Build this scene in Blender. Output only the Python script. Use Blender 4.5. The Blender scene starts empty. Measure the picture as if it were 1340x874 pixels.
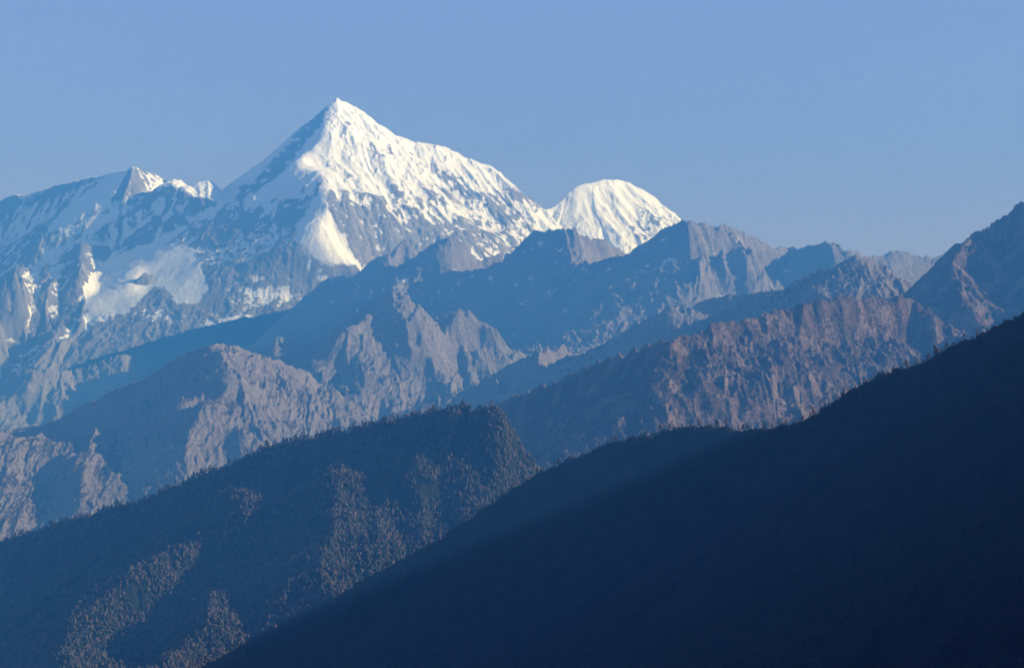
import bpy, math, random
import numpy as np

# ------------------------------------------------------------------ camera
F_PX = 2610.0            # focal length in photograph pixels (1340 wide)
PITCH = math.radians(5.0)
C = bpy.context.scene.collection
sc = bpy.context.scene
cam_d = bpy.data.cameras.new('camera')
cam = bpy.data.objects.new('camera', cam_d)
C.objects.link(cam)
cam_d.sensor_width = 36.0
cam_d.lens = 36.0 * F_PX / 1340.0
cam_d.clip_start = 1.0
cam_d.clip_end = 400000.0
cam.location = (0, 0, 0)
cam.rotation_euler = (math.radians(90) + PITCH, 0, 0)
sc.camera = cam

# ------------------------------------------------------------------ light
SUN_AZ = 94.0
SUN_EL = 22.5
w = bpy.data.worlds.new('World')
sc.world = w
w.use_nodes = True
nt = w.node_tree
bg = nt.nodes['Background']
sky = nt.nodes.new('ShaderNodeTexSky')
sky.sky_type = 'NISHITA'
sky.sun_disc = False
sky.sun_elevation = math.radians(SUN_EL)
sky.sun_rotation = math.radians(SUN_AZ)
sky.altitude = 2500
sky.air_density = 1.4
sky.dust_density = 0.8
sky.ozone_density = 2.5
tint = nt.nodes.new('ShaderNodeMix'); tint.data_type = 'RGBA'; tint.blend_type = 'MULTIPLY'
tint.inputs[0].default_value = 1.0
tint.inputs[7].default_value = (1.22, 0.79, 1.06, 1)
nt.links.new(sky.outputs[0], tint.inputs[6])
nt.links.new(tint.outputs[2], bg.inputs[0])
bg.inputs[1].default_value = 0.073
sd = bpy.data.lights.new('sun', 'SUN')
sd.energy = 5.0
sd.angle = math.radians(0.5)
sd.color = (1.0, 0.95, 0.90)
sun = bpy.data.objects.new('sun', sd)
C.objects.link(sun)
a, e = math.radians(SUN_AZ), math.radians(SUN_EL)
S = (math.cos(e) * math.sin(a), math.cos(e) * math.cos(a), math.sin(e))
from mathutils import Vector
sun.rotation_euler = Vector(S).to_track_quat('Z', 'Y').to_euler()
sun.location = (3000, -500, 6000)
vs = sc.view_settings
vs.view_transform = 'Standard'
vs.look = 'None'
vs.exposure = 1.25
vs.gamma = 1.0
vs.use_curve_mapping = False
sc.render.engine = 'CYCLES'
cy = sc.cycles
cy.max_bounces = 4
cy.diffuse_bounces = 2
cy.volume_bounces = 0
cy.use_denoising = True
cy.use_adaptive_sampling = False
HAZE_DENSITY = 0.090 / 1000.0
HAZE_COLOR = (0.05, 0.285, 1.0)

# ------------------------------------------------------------------ noise
def _hash(ix, iy, seed):
    h = (ix.astype(np.uint32) * np.uint32(374761393) + iy.astype(np.uint32) * np.uint32(668265263)
         + np.uint32(seed * 1013904223 & 0xffffffff))
    h = (h ^ (h >> np.uint32(13))) * np.uint32(1274126177)
    h = (h ^ (h >> np.uint32(16))) * np.uint32(2246822519)
    return h ^ (h >> np.uint32(15))
_ang = (np.arange(256) * (2 * np.pi / 256)).astype(np.float32)
_gx, _gy = np.cos(_ang), np.sin(_ang)

def perlin(x, y, seed=0):
    x = np.asarray(x, np.float32); y = np.asarray(y, np.float32)
    x, y = np.broadcast_arrays(x, y)
    fx = np.floor(x); fy = np.floor(y)
    ix = fx.astype(np.int32); iy = fy.astype(np.int32)
    tx = x - fx; ty = y - fy
    u = tx * tx * tx * (tx * (tx * 6 - 15) + 10)
    v = ty * ty * ty * (ty * (ty * 6 - 15) + 10)
    def g(dx, dy):
        k = _hash(ix + dx, iy + dy, seed) & np.uint32(255)
        return _gx[k] * (tx - dx) + _gy[k] * (ty - dy)
    a0 = g(0, 0); a1 = g(1, 0); b0 = g(0, 1); b1 = g(1, 1)
    top = a0 + u * (a1 - a0)
    return (top + v * ((b0 + u * (b1 - b0)) - top)) * 1.5

def fbm(x, y, oct=4, seed=0, gain=0.5):
    s = 0; a = 1.0; t = 0
    for i in range(oct):
        s = s + a * perlin(x * 2 ** i, y * 2 ** i, seed + i * 7)
        t += a; a *= gain
    return s / t

def ridged(x, y, oct=4, seed=0, gain=0.5):
    s = 0; a = 1.0; t = 0; wgt = 1.0
    for i in range(oct):
        n = 1 - np.abs(perlin(x * 2 ** i, y * 2 ** i, seed + i * 7)) * 1.6
        n = np.clip(n, 0, 1)
        n = n * n * wgt
        wgt = np.clip(n * 1.6, 0, 1)
        s = s + a * n; t += a; a *= gain
    return s / t

def sstep(a, b, x):
    t = np.clip((x - a) / (b - a), 0, 1)
    return t * t * (3 - 2 * t)

# ------------------------------------------------------------------ ridge lines of the real terrain (surveyed from the view point)
cp, sp = math.cos(PITCH), math.sin(PITCH)
def survey(px, py, d):
    """bearing and elevation read off the photograph, range d in metres -> point in the world"""
    cx = (px - 670.0) / F_PX; cz = (437.0 - py) / F_PX
    X, Y, Z = cx, cp - cz * sp, sp + cz * cp
    k = d / math.hypot(X, Y)
    return (X * k, Y * k, Z * k)
def bearing_x(px):
    return (px - 670.0) / F_PX

def crest(pts, d0, d1=None, **k):
    """skyline: the range runs from d0 to d1 (km) along the line"""
    if d1 is None: d1 = d0
    if not hasattr(d0, '__len__'):
        x0, x1 = pts[0][0], pts[-1][0]
        ds = [d0 + (d1 - d0) * (p[0] - x0) / (x1 - x0) for p in pts]
    else:
        xs, dd = zip(*d0); ds = np.interp([p[0] for p in pts], xs, dd)
    return dict(p=np.array([survey(p[0], p[1], d * 1000) for p, d in zip(pts, ds)]), **k)

def spur(pts, d0, k=0.8, **kw):
    """spur coming down towards the viewer with gradient k"""
    d = d0 * 1000.0; out = [survey(pts[0][0], pts[0][1], d)]
    for a_, b_ in zip(pts, pts[1:]):
        dz = max(b_[1] - a_[1], 0.15 * abs(b_[0] - a_[0])) * d / F_PX
        d = d - dz / (b_[2] if len(b_) > 2 else k)
        out.append(survey(b_[0], b_[1], d))
    return dict(p=np.array(out), **kw)

def evaluate(x, y, feats, P):
    """height of the land at x, y: the highest of the roofs that fall away from every ridge line"""
    wl, wa = P['warp']
    wx = fbm(x / wl, y / wl, 4, P['seed']) * wa
    wy = fbm(x / wl + 31.7, y / wl + 11.3, 4, P['seed'] + 50) * wa
    H = np.full(x.shape, -1e9, np.float32); SS = np.zeros(x.shape, np.float32); RR = np.zeros(x.shape, np.float32)
    for fi, f in enumerate(feats):
        p = f['p']
        sl = f.get('sl', P['sl']); srr = f.get('sr', P['sr'])   # slope of left and right flanks
        s1 = f.get('s1', P['s1']); Lc = f.get('L', P['L'])
        best = np.full(x.shape, -1e9, np.float32); bs = np.zeros(x.shape, np.float32); br = np.zeros(x.shape, np.float32)
        cum = 0.0
        X = x + wx * f.get('w', 1.0); Y = y + wy * f.get('w', 1.0)
        for a_, b_ in zip(p, p[1:]):
            dx, dy, dz = (b_ - a_)
            L = math.hypot(dx, dy) + 1e-6
            t = np.clip(((X - a_[0]) * dx + (Y - a_[1]) * dy) / (L * L), 0, 1)
            ex = X - (a_[0] + t * dx); ey = Y - (a_[1] + t * dy)
            r = np.sqrt(ex * ex + ey * ey)
            side = (dx * ey - dy * ex) / (r * L + 1)        # +1 left of travel direction
            k0 = np.where(side > 0, sl, srr) if sl != srr else sl
            if sl != srr:
                k0 = (sl + srr) / 2 + (sl - srr) / 2 * np.clip(side * 2, -1, 1)
            h = a_[2] + t * dz - (s1 * r + (k0 - s1) * Lc * (1 - np.exp(-r / Lc)))
            m = h > best
            best = np.where(m, h, best); bs = np.where(m, cum + t * L + 0.15 * side * 100, bs); br = np.where(m, r, br)
            cum += L
        # gullies and ribs run down the flanks
        for gi, (lam, amp, grow) in enumerate(P['gully']):
            u_ = bs / lam + 0.4 * perlin(br / (lam * 2.5) + fi, bs / (lam * 3), P['seed'] + 60 + gi) + fi * 17.3
            q = perlin(u_, br / (lam * 5.0) + fi * 3.1, P['seed'] + 90 + gi)
            g = np.abs(q) * 1.7
            g2 = np.abs(perlin(u_ * 2.3, br / (lam * 2.5), P['seed'] + 190 + gi)) * 1.3
            A = amp * (1 - np.exp(-br * grow / amp)) * f.get('g', 1.0)
            best = best + A * (g + 0.4 * g2 - 0.45) * 1.0 * (-1) * np.clip(br / (lam * 0.3), 0, 1)
        m = best > H
        H = np.where(m, best, H); SS = np.where(m, bs + fi * 977.0, SS); RR = np.where(m, br, RR)
    for (lam, amp) in P['detail']:
        H = H + (ridged(x / lam, y / lam, 4, P['seed'] + 300) - 0.45) * amp
    return H, SS, RR

def blur1(a, n):
    n = int(max(n, 1))
    for _ in range(2):
        c = np.cumsum(np.pad(a, [(0, 0), (n + 1, n)], mode='edge'), axis=1, dtype=np.float64)
        a = (c[:, 2 * n + 1:] - c[:, :-2 * n - 1]) / (2 * n + 1)
    return a.astype(np.float32)

def flanks(x, y, D, H, step, P, sunny):
    """secondary ribs: every traced sunny patch is the right-hand flank of a rib, the ground between them the left-hand flank"""
    Yc = y * cp + H * sp; Zc = -y * sp + H * cp
    PX = 670 + x / Yc * F_PX; PY = 437 - Zc / Yc * F_PX
    rough = P.get('rough', 3.0)
    PXw = PX + rough * fbm(PX / 26, PY / 26, 3, P['seed'] + 700); PYw = PY + rough * fbm(PX / 26, PY / 26, 3, P['seed'] + 720)
    lit = np.zeros(x.shape, np.float32)
    for pts in sunny:
        xs = [p[0] for p in pts]; ys = [p[1] for p in pts]
        lit = np.maximum(lit, blob(PXw, PYw, pts))
    for pts in P.get('dark', []):
        lit = lit * (1 - blob(PXw, PYw, pts))
    lit = blur(lit.astype(np.float32), 2)
    lo, hi = P.get('slopes', (-0.18, 0.78))
    want = hi + (lo - hi) * lit
    smooth = blur(H, 4)
    ga = np.gradient(smooth, axis=1) / step
    low = np.where(lit > 0.5, np.maximum(ga - want, 0), np.minimum(ga - want, 0))     # only where the land does not lean that way already
    sa_, sb_ = P.get('span', (-60, 1400))
    dR = -low * step * sstep(sa_, sa_ + 50, PX) * sstep(sb_, sb_ - 50, PX)
    R = np.cumsum(dR, axis=1)
    cells = P.get('reach', 900) / float(np.mean(step))
    R = R - blur1(R, cells / 2)
    # nothing on the crest itself: the ribs begin a little way down the face
    it = np.argmin(PY, axis=0)
    Dt = blur1(D[it, np.arange(D.shape[1])][None, :].astype(np.float32), 6)
    ts = P.get('taper', (20, 260))
    R = blur(R.astype(np.float32), P.get('soft', 3)) * (0.05 + 0.95 * sstep(ts[0], ts[1], Dt - D))
    R = np.clip(R, -320, 320)
    return (H + R).astype(np.float32)

def weather(x, y, H, RR, dd, step, P):
    """running water: ribs and gullies that follow the fall line, each size cut into the one before"""
    smooth = blur(H, 12)
    right = sstep(0.15, -0.35, np.gradient(smooth, axis=1) / step)      # sunward flanks keep full relief; shaded ones get weaker ribs to stay dark
    right = P.get('shade_relief', 0.4) + (1 - P.get('shade_relief', 0.4)) * right
    for oi, (lam, amp) in enumerate(P['rills']):
        G = blur(H, max(1, int(lam / 60)))
        gx = np.gradient(G, axis=1) / step
        gy = np.gradient(G, dd, axis=0)
        # turn bearing/range slopes into east/north slopes
        sa = x / np.hypot(x, y); ca = y / np.hypot(x, y)
        ex = gx * ca + gy * sa; ey = -gx * sa + gy * ca
        sl = np.sqrt(ex * ex + ey * ey) + 1e-4
        tx, ty = -ey / sl, ex / sl
        cell = lam * 1.6
        u = x / cell; v = y / cell
        iu = np.floor(u).astype(np.int32); iv = np.floor(v).astype(np.int32)
        fu = u - iu; fv = v - iv
        wu = fu * fu * (3 - 2 * fu); wv = fv * fv * (3 - 2 * fv)
        c_ = np.zeros(x.shape, np.float32); s_ = np.zeros(x.shape, np.float32)
        for a_ in (0, 1):
            for b_ in (0, 1):
                h = _hash(iu + a_, iv + b_, P['seed'] + 400 + oi)
                ox = (h & np.uint32(1023)).astype(np.float32) / 1023 - 0.5
                oy = ((h >> np.uint32(10)) & np.uint32(1023)).astype(np.float32) / 1023 - 0.5
                qx = (fu - a_ - ox * 0.8) * cell; qy = (fv - b_ - oy * 0.8) * cell
                ph = 2 * np.pi * (qx * tx + qy * ty) / lam
                wgt = (wu if a_ else 1 - wu) * (wv if b_ else 1 - wv)
                c_ += wgt * np.cos(ph); s_ += wgt * np.sin(ph)
        m = np.sqrt(c_ * c_ + s_ * s_) + 0.15
        rib = 1 - 1.3 * np.sqrt(np.clip(0.5 - 0.5 * c_ / m, 0, 1))       # sharp ribs, wide gullies
        H = H + amp * lam * (rib - 0.2) * np.clip(sl / 0.8, 0, 1) * (np.maximum(right, P.get('fine', 0.7)) if lam < 80 else right)
    # crags: broken rock at every size, followed up the steep faces as well as across them
    u, v = x + 0.3 * H, 0.5 * y - 1.35 * H
    rt = 0.5 + 0.5 * right
    for (lam, amp) in P['crags']:
        wx = perlin(u / lam, v / lam, P['seed'] + 500) * lam * 0.5
        n = ridged((u + wx) / lam, (v - wx) / lam, 3, P['seed'] + 510 + int(lam)) - 0.45
        m = sstep(-0.4, 0.4, perlin(x / lam / 5 + 9, y / lam / 5, P['seed'] + 530)) * 0.9 + 0.25
        H = H + amp * lam * n * m * rt * (P.get('top', 0.6) + (1 - P.get('top', 0.6)) * sstep(0, 3.0 * lam, RR))
    return H.astype(np.float32)

def blob(px, py, pts):
    """inside test of a polygon, vectorised"""
    ins = np.zeros(px.shape, bool)
    n = len(pts); j = n - 1
    for i in range(n):
        xi, yi = pts[i]; xj, yj = pts[j]
        c = ((yi > py) != (yj > py)) & (px < (xj - xi) * (py - yi) / (yj - yi + 1e-9) + xi)
        ins ^= c; j = i
    return ins

def blur(a, n):
    for _ in range(3):
        for ax in (0, 1):
            c = np.cumsum(np.pad(a, [(n + 1, n) if i == ax else (0, 0) for i in (0, 1)], mode='edge'), axis=ax, dtype=np.float64)
            if ax == 0: a = (c[2 * n + 1:] - c[:-2 * n - 1]) / (2 * n + 1)
            else: a = (c[:, 2 * n + 1:] - c[:, :-2 * n - 1]) / (2 * n + 1)
    return a.astype(np.float32)

BASE = -1500.0
LAYERS = {}
def build_land(name, label, feats, P, px0, px1, nx, d0, d1, ny, mat, snow=None, veg=None, sunny=None):
    ax = np.linspace(px0, px1, nx, dtype=np.float32)
    dd = np.linspace(d0 * 1000, d1 * 1000, ny, dtype=np.float32)
    ang = np.arctan((ax - 670.0) / (F_PX * 1.0))
    if 'bearing' in P: ang = np.radians(np.linspace(*P['bearing'], nx)).astype(np.float32)
    A, D = np.meshgrid(ang, dd)
    x = (D * np.sin(A)).astype(np.float32); y = (D * np.cos(A)).astype(np.float32)
    H, SS, RR = evaluate(x, y, feats, P)
    if sunny:
        for _ in range(2): H = flanks(x, y, D, H, D * (ang[1] - ang[0]), P, sunny)
    H = weather(x, y, H, RR, dd, D * (ang[1] - ang[0]), P)
    for wgt, n_, pts in P.get('ice', []):            # wind-packed snow and glacier ice lie smooth over the rock
        Yc = y * cp + H * sp; Zc = -y * sp + H * cp
        m = blur(blob(670 + x / Yc * F_PX, 437 - Zc / Yc * F_PX, pts).astype(np.float32), 4)
        soft = blur(H, n_) + 5.0 * perlin(SS / 38, RR / 260, 44) + 4.0 * fbm(x / 90, y / 90, 3, 45)
        H = H + wgt * m * (soft - H)
    H = np.maximum(H, BASE + 30 * fbm(x / 900, y / 900, 3, 5))
    # local facts about the land
    gd = np.gradient(H, dd, axis=0)
    step = (D * (ang[1] - ang[0]))
    ga = np.gradient(H, axis=1) / step
    slope = np.sqrt(gd ** 2 + ga ** 2)
    curv = H - blur(H, 5)
    # where a point stands as surveyed
    Yc = y * cp + H * sp; Zc = -y * sp + H * cp
    PX = 670 + x / Yc * F_PX; PY = 437 - Zc / Yc * F_PX
    env = dict(x=x, y=y, H=H, slope=slope, curv=curv, PX=PX, PY=PY, ga=ga, gd=gd, SS=SS, RR=RR)
    LAYERS[name] = dict(x=x, y=y, H=H, PX=PX, PY=PY, slope=slope, ga=ga, gd=gd, D=D)
    n = nx * ny
    co = np.stack([x, y, H], -1).reshape(-1, 3)
    idx = np.arange(n).reshape(ny, nx)
    q = np.stack([idx[:-1, :-1], idx[:-1, 1:], idx[1:, 1:], idx[1:, :-1]], -1).reshape(-1, 4)
    me = bpy.data.meshes.new(name)
    me.vertices.add(n); me.vertices.foreach_set('co', co.ravel())
    nq = len(q)
    me.loops.add(nq * 4); me.loops.foreach_set('vertex_index', q.ravel().astype(np.int32))
    me.polygons.add(nq)
    me.polygons.foreach_set('loop_start', (np.arange(nq) * 4).astype(np.int32))
    me.polygons.foreach_set('use_smooth', np.ones(nq, bool))
    for an, fn in (('snow', snow), ('veg', veg)):
        v = fn(env) if fn else np.zeros(n)
        at = me.attributes.new(an, 'FLOAT', 'POINT')
        at.data.foreach_set('value', np.clip(v, 0, 1).astype(np.float32).ravel())
    me.update()
    me.materials.append(mat)
    o = bpy.data.objects.new(name, me)
    C.objects.link(o)
    o['kind'] = 'structure'; o['label'] = label; o['category'] = 'mountain'
    return o

# ------------------------------------------------------------------ materials
def land_material(name, rock_a, rock_b, veg_a, veg_b, snow_c=(0.86, 0.88, 0.90), scale=1.0, bump=1.0, bd=20.0):
    m = bpy.data.materials.new(name); m.use_nodes = True
    N = m.node_tree.nodes; Lk = m.node_tree.links
    b = N['Principled BSDF']; b.inputs['Roughness'].default_value = 0.95
    b.inputs['Specular IOR Level'].default_value = 0.1
    tc = N.new('ShaderNodeNewGeometry')
    def noise(sc_, det=6, rough=0.6, stretch=None):
        t = N.new('ShaderNodeTexNoise'); t.inputs['Scale'].default_value = sc_
        t.inputs['Detail'].default_value = det; t.inputs['Roughness'].default_value = rough
        if stretch:
            mp = N.new('ShaderNodeMapping'); mp.inputs['Scale'].default_value = stretch
            Lk.new(tc.outputs['Position'], mp.inputs[0]); Lk.new(mp.outputs[0], t.inputs['Vector'])
        else: Lk.new(tc.outputs['Position'], t.inputs['Vector'])
        return t
    def ramp(src, p0, p1):
        r = N.new('ShaderNodeMapRange'); r.inputs[1].default_value = p0; r.inputs[2].default_value = p1
        Lk.new(src, r.inputs[0]); return r.outputs[0]
    def mix(f, A_, B_):
        x_ = N.new('ShaderNodeMix'); x_.data_type = 'RGBA'
        if isinstance(f, float): x_.inputs[0].default_value = f
        else: Lk.new(f, x_.inputs[0])
        for i, v in ((6, A_), (7, B_)):
            if isinstance(v, tuple): x_.inputs[i].default_value = (*v, 1)
            else: Lk.new(v, x_.inputs[i])
        return x_.outputs[2]
    n1 = noise(0.004 / scale, 8, 0.65)
    n2 = noise(0.03 / scale, 6, 0.7, (1, 1, 0.35))
    rock = mix(ramp(n1.outputs[0], 0.35, 0.65), rock_a, rock_b)
    rock = mix(ramp(n2.outputs[0], 0.4, 0.75), rock, tuple(c * 0.6 for c in rock_a))
    n3 = noise(0.012 / scale, 8, 0.7)
    veg = mix(ramp(n3.outputs[0], 0.4, 0.62), veg_a, veg_b)
    av = N.new('ShaderNodeAttribute'); av.attribute_name = 'veg'
    asn = N.new('ShaderNodeAttribute'); asn.attribute_name = 'snow'
    # scrub and boulders speckle the ground
    n5 = noise(0.09 / scale, 4, 0.8)
    veg = mix(ramp(n5.outputs[0], 0.48, 0.6), veg, tuple(c * 0.45 for c in veg_b))
    rock = mix(ramp(n5.outputs[0], 0.52, 0.68), rock, tuple(min(c * 1.8, 0.5) for c in rock_a))
    n6 = noise(0.02 / scale, 6, 0.75)
    va = N.new('ShaderNodeMath'); va.operation = 'MULTIPLY_ADD'; Lk.new(n6.outputs[0], va.inputs[0]); va.inputs[1].default_value = 1.6; va.inputs[2].default_value = -0.8
    vb = N.new('ShaderNodeMath'); vb.operation = 'ADD'; Lk.new(va.outputs[0], vb.inputs[0]); Lk.new(av.outputs['Fac'], vb.inputs[1])
    col = mix(ramp(vb.outputs[0], 0.35, 0.65), rock, veg)
    # break the snow edge up with fine noise
    n4 = noise(0.05 / scale, 5, 0.7)
    ad = N.new('ShaderNodeMath'); ad.operation = 'MULTIPLY_ADD'
    Lk.new(n4.outputs[0], ad.inputs[0]); ad.inputs[1].default_value = 0.7; ad.inputs[2].default_value = -0.35
    s2 = N.new('ShaderNodeMath'); s2.operation = 'ADD'; Lk.new(asn.outputs['Fac'], s2.inputs[0]); Lk.new(ad.outputs[0], s2.inputs[1])
    sf = ramp(s2.outputs[0], 0.38, 0.62)
    col = mix(sf, col, snow_c)
    Lk.new(col, b.inputs['Base Color'])
    nb = noise(0.05 / scale, 8, 0.78)
    bp = N.new('ShaderNodeBump'); bp.inputs['Distance'].default_value = bd * scale
    inv = N.new('ShaderNodeMath'); inv.operation = 'MULTIPLY_ADD'
    Lk.new(sf, inv.inputs[0]); inv.inputs[1].default_value = -0.75 * bump; inv.inputs[2].default_value = bump
    Lk.new(inv.outputs[0], bp.inputs['Strength'])
    Lk.new(nb.outputs[0], bp.inputs['Height'])
    Lk.new(bp.outputs[0], b.inputs['Normal'])
    return m

M_high = land_material('rock_and_snow', (0.34, 0.31, 0.29), (0.19, 0.18, 0.17), (0.1, 0.09, 0.06), (0.16, 0.13, 0.09), scale=1.3)
M_mid = land_material('bare_rock', (0.27, 0.24, 0.245), (0.125, 0.11, 0.115), (0.145, 0.11, 0.095), (0.085, 0.07, 0.06), scale=1.0)
M_near = land_material('grass_and_rock', (0.22, 0.165, 0.15), (0.13, 0.10, 0.09), (0.05, 0.045, 0.035), (0.17, 0.115, 0.10), scale=0.6)
M_for = land_material('forest_floor', (0.07, 0.062, 0.055), (0.05, 0.045, 0.04), (0.016, 0.03, 0.02), (0.03, 0.033, 0.026), scale=0.4)


# ------------------------------------------------------------------ sunny flanks read off the photograph, range by range
SUN_HIGH = [[(175,214),(157,245),(178,252),(213,255),(233,262),(268,272),(285,270),(312,262),(309,250),(258,236),(195,210)],
 [(106,310),(154,305),(151,317),(136,324),(132,341),(127,355),(120,376),(103,388),(106,352),(105,328)],
 [(60,334),(69,332),(74,382),(66,394),(53,391),(62,376)],
 [(17,348),(48,339),(47,372),(43,393),(50,412),(27,420),(29,386),(21,365)],
 [(-5,410),(17,415),(17,434),(26,446),(5,472),(-20,474)],
 [(187,349),(194,351),(189,372),(178,388),(172,382),(178,367)],
 [(441,120),(500,150),(600,190),(650,205),(706,262),(750,230),(809,222),(850,235),(900,300),(860,345),(700,370),(600,360),(500,370),(463,349),(430,339),(402,323),(413,309),(434,292),(427,272),(423,248),(413,231),(391,238),(389,216),(405,203),(425,188),(427,165),(430,145)]]
SUN_BUT = [[(156,444),(182,422),(201,425),(203,474),(165,478),(155,455)], [(204,427),(214,408),(228,432),(216,440)],
 [(263,398),(290,398),(296,424),(287,439),(270,445),(268,417)], [(320,400),(342,387),(344,413),(315,426)],
 [(82,441),(108,411),(152,413),(137,428),(128,444),(112,461),(104,481),(80,500),(50,516),(28,522),(38,502),(55,471),(76,450)],
 [(84,490),(104,483),(114,515),(105,532),(70,547),(78,520)], [(-5,530),(25,524),(52,545),(40,560),(-5,560)]]
SUN_ROCK = [[(571,316),(598,308),(620,320),(627,342),(605,347),(600,331),(585,331)],
 [(741,296),(782,303),(822,328),(806,336),(787,336),(780,350),(758,354),(751,331),(744,317)],
 [(905,314),(940,334),(936,354),(918,354),(917,331)], [(907,288),(923,292),(960,328),(951,328),(921,309)],
 [(934,297),(951,291),(984,308),(988,328),(969,325),(945,312)], [(979,328),(1015,328),(1006,356),(986,362)],
 [(934,341),(964,350),(948,380),(940,398),(910,383),(905,371)], [(1003,355),(1046,357),(1040,369),(1013,380),(994,373)],
 [(1082,312),(1098,319),(1093,335),(1085,330)], [(1161,343),(1175,334),(1221,341),(1230,352),(1202,362),(1169,359)],
 [(522,366),(539,357),(562,371),(562,391),(548,397),(587,410),(634,419),(628,428),(606,435),(596,446),(608,457),(603,496),(590,496),(580,470),(560,460),(554,496),(538,500),(536,467),(544,450),(537,429),(523,405),(516,385)],
 [(481,407),(489,407),(491,428),(481,426)],
 [(448,446),(467,424),(486,433),(524,440),(524,452),(514,457),(534,477),(538,500),(518,505),(475,477),(467,463),(448,455)],
 [(470,499),(510,485),(496,518),(503,538),(457,556),(455,542),(477,522)],
 [(632,429),(680,415),(695,426),(689,435),(668,433),(661,455),(643,440)], [(625,444),(651,460),(678,470),(661,479),(637,463),(612,460)],
 [(350,457),(381,441),(418,432),(393,457),(376,469)], [(400,477),(440,468),(452,477),(424,500)]]
SUN_MIDL = [[(285,450),(336,458),(404,481),(402,507),(383,514),(402,529),(412,577),(323,590),(319,560),(297,608),(281,608),(257,615),(247,628),(225,636),(252,605),(242,584),(275,529),(303,509),(290,478)],
 [(233,526),(247,512),(277,512),(270,528),(240,536)], [(185,546),(203,541),(201,552)],
 [(134,541),(170,553),(153,584),(160,605),(174,618),(165,650),(106,664),(108,625),(98,605),(115,577),(118,557)],
 [(-5,562),(51,555),(105,577),(102,590),(64,601),(60,625),(62,653),(62,676),(0,705),(-30,700),(-30,565)]]
SUN_MIDR = [[(703,453),(766,458),(750,470),(729,479),(715,465)], [(652,489),(677,481),(677,500),(652,503)], [(868,415),(931,411),(927,426),(874,441)],
 [(969,386),(988,395),(991,407),(951,414),(900,428),(898,416)],
 [(1070,381),(1092,362),(1120,341),(1142,341),(1163,360),(1187,380),(1140,388),(1092,392),(1066,395)]]
SUN_TAWNY = [[(872,450),(960,416),(1050,390),(1197,380),(1207,430),(1217,462),(1204,474),(1130,505),(1085,545),(868,575),(873,500)],
 [(790,500),(800,498),(806,520),(796,520)], [(735,515),(745,513),(748,530),(738,532)]]
SUN_PEAK = [[(1293,299),(1308,290),(1329,309),(1314,323),(1319,333),(1307,354),(1321,364),(1314,381),(1342,398),(1340,410),(1321,417),(1307,424),(1277,431),(1275,402),(1257,404),(1258,391),(1245,367),(1241,350),(1275,316)],
 [(1236,388),(1242,392),(1227,422),(1216,424)]]
SUN_FOREST = [[(141,692),(164,672),(171,715),(160,739),(138,744),(144,712)], [(79,705),(95,708),(89,741),(80,741)],
 [(338,616),(366,623),(369,646),(356,670),(335,710),(324,694),(328,653)], [(302,625),(328,623),(328,648),(306,648)], [(371,599),(390,601),(388,634),(374,634)],
 [(262,718),(295,718),(303,751),(326,799),(335,835),(362,870),(380,900),(80,900),(99,841),(129,809),(189,770),(237,737)],
 [(456,584),(485,602),(487,635),(480,686),(497,755),(466,785),(443,762),(412,727),(440,705),(443,631)],
 [(498,640),(530,643),(548,690),(596,690),(570,720),(530,750),(500,760),(488,700)],
 [(565,571),(578,597),(583,628),(576,672),(592,700),(550,674),(553,624),(546,593)],
 [(577,533),(600,522),(653,525),(664,549),(702,621),(686,638),(648,670),(629,675),(608,652),(618,617),(605,573),(584,569)],
 [(2,745),(20,745),(22,790),(8,790)], [(445,560),(460,558),(462,590),(450,590)]]
SUN_NEAR = [[(880,554),(987,554),(962,577),(922,597),(868,603),(863,575)], [(745,598),(757,598),(752,632)], [(768,588),(780,590),(776,614)]]

# ------------------------------------------------------------------ the high snow range
WEST = [(-260, 330), (-160, 290), (-80, 272), (0, 258), (17, 251), (40, 249), (62, 242), (103, 233), (125, 229), (145, 225), (170, 220), (175, 217),
        (195, 224), (213, 234), (240, 242), (258, 254), (280, 259), (300, 259), (320, 258)]
MAIN_L = [(320, 258), (344, 235), (369, 218), (386, 198), (398, 182), (406, 169), (420, 157), (427, 145), (437, 132), (441, 128)]
MAIN_R = [(441, 128), (454, 133), (472, 145), (492, 160), (506, 169), (520, 177), (540, 184), (568, 187), (585, 193), (598, 198), (609, 206),
          (622, 209), (645, 216), (655, 228), (669, 242), (682, 255), (693, 271), (706, 274), (720, 272), (734, 262), (747, 250), (754, 243),
          (772, 237), (792, 233), (809, 232), (826, 238), (844, 247), (857, 262), (871, 280), (881, 289), (920, 330), (990, 390)]
def sub(*a, **k): return spur(*a, **k)
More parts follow.
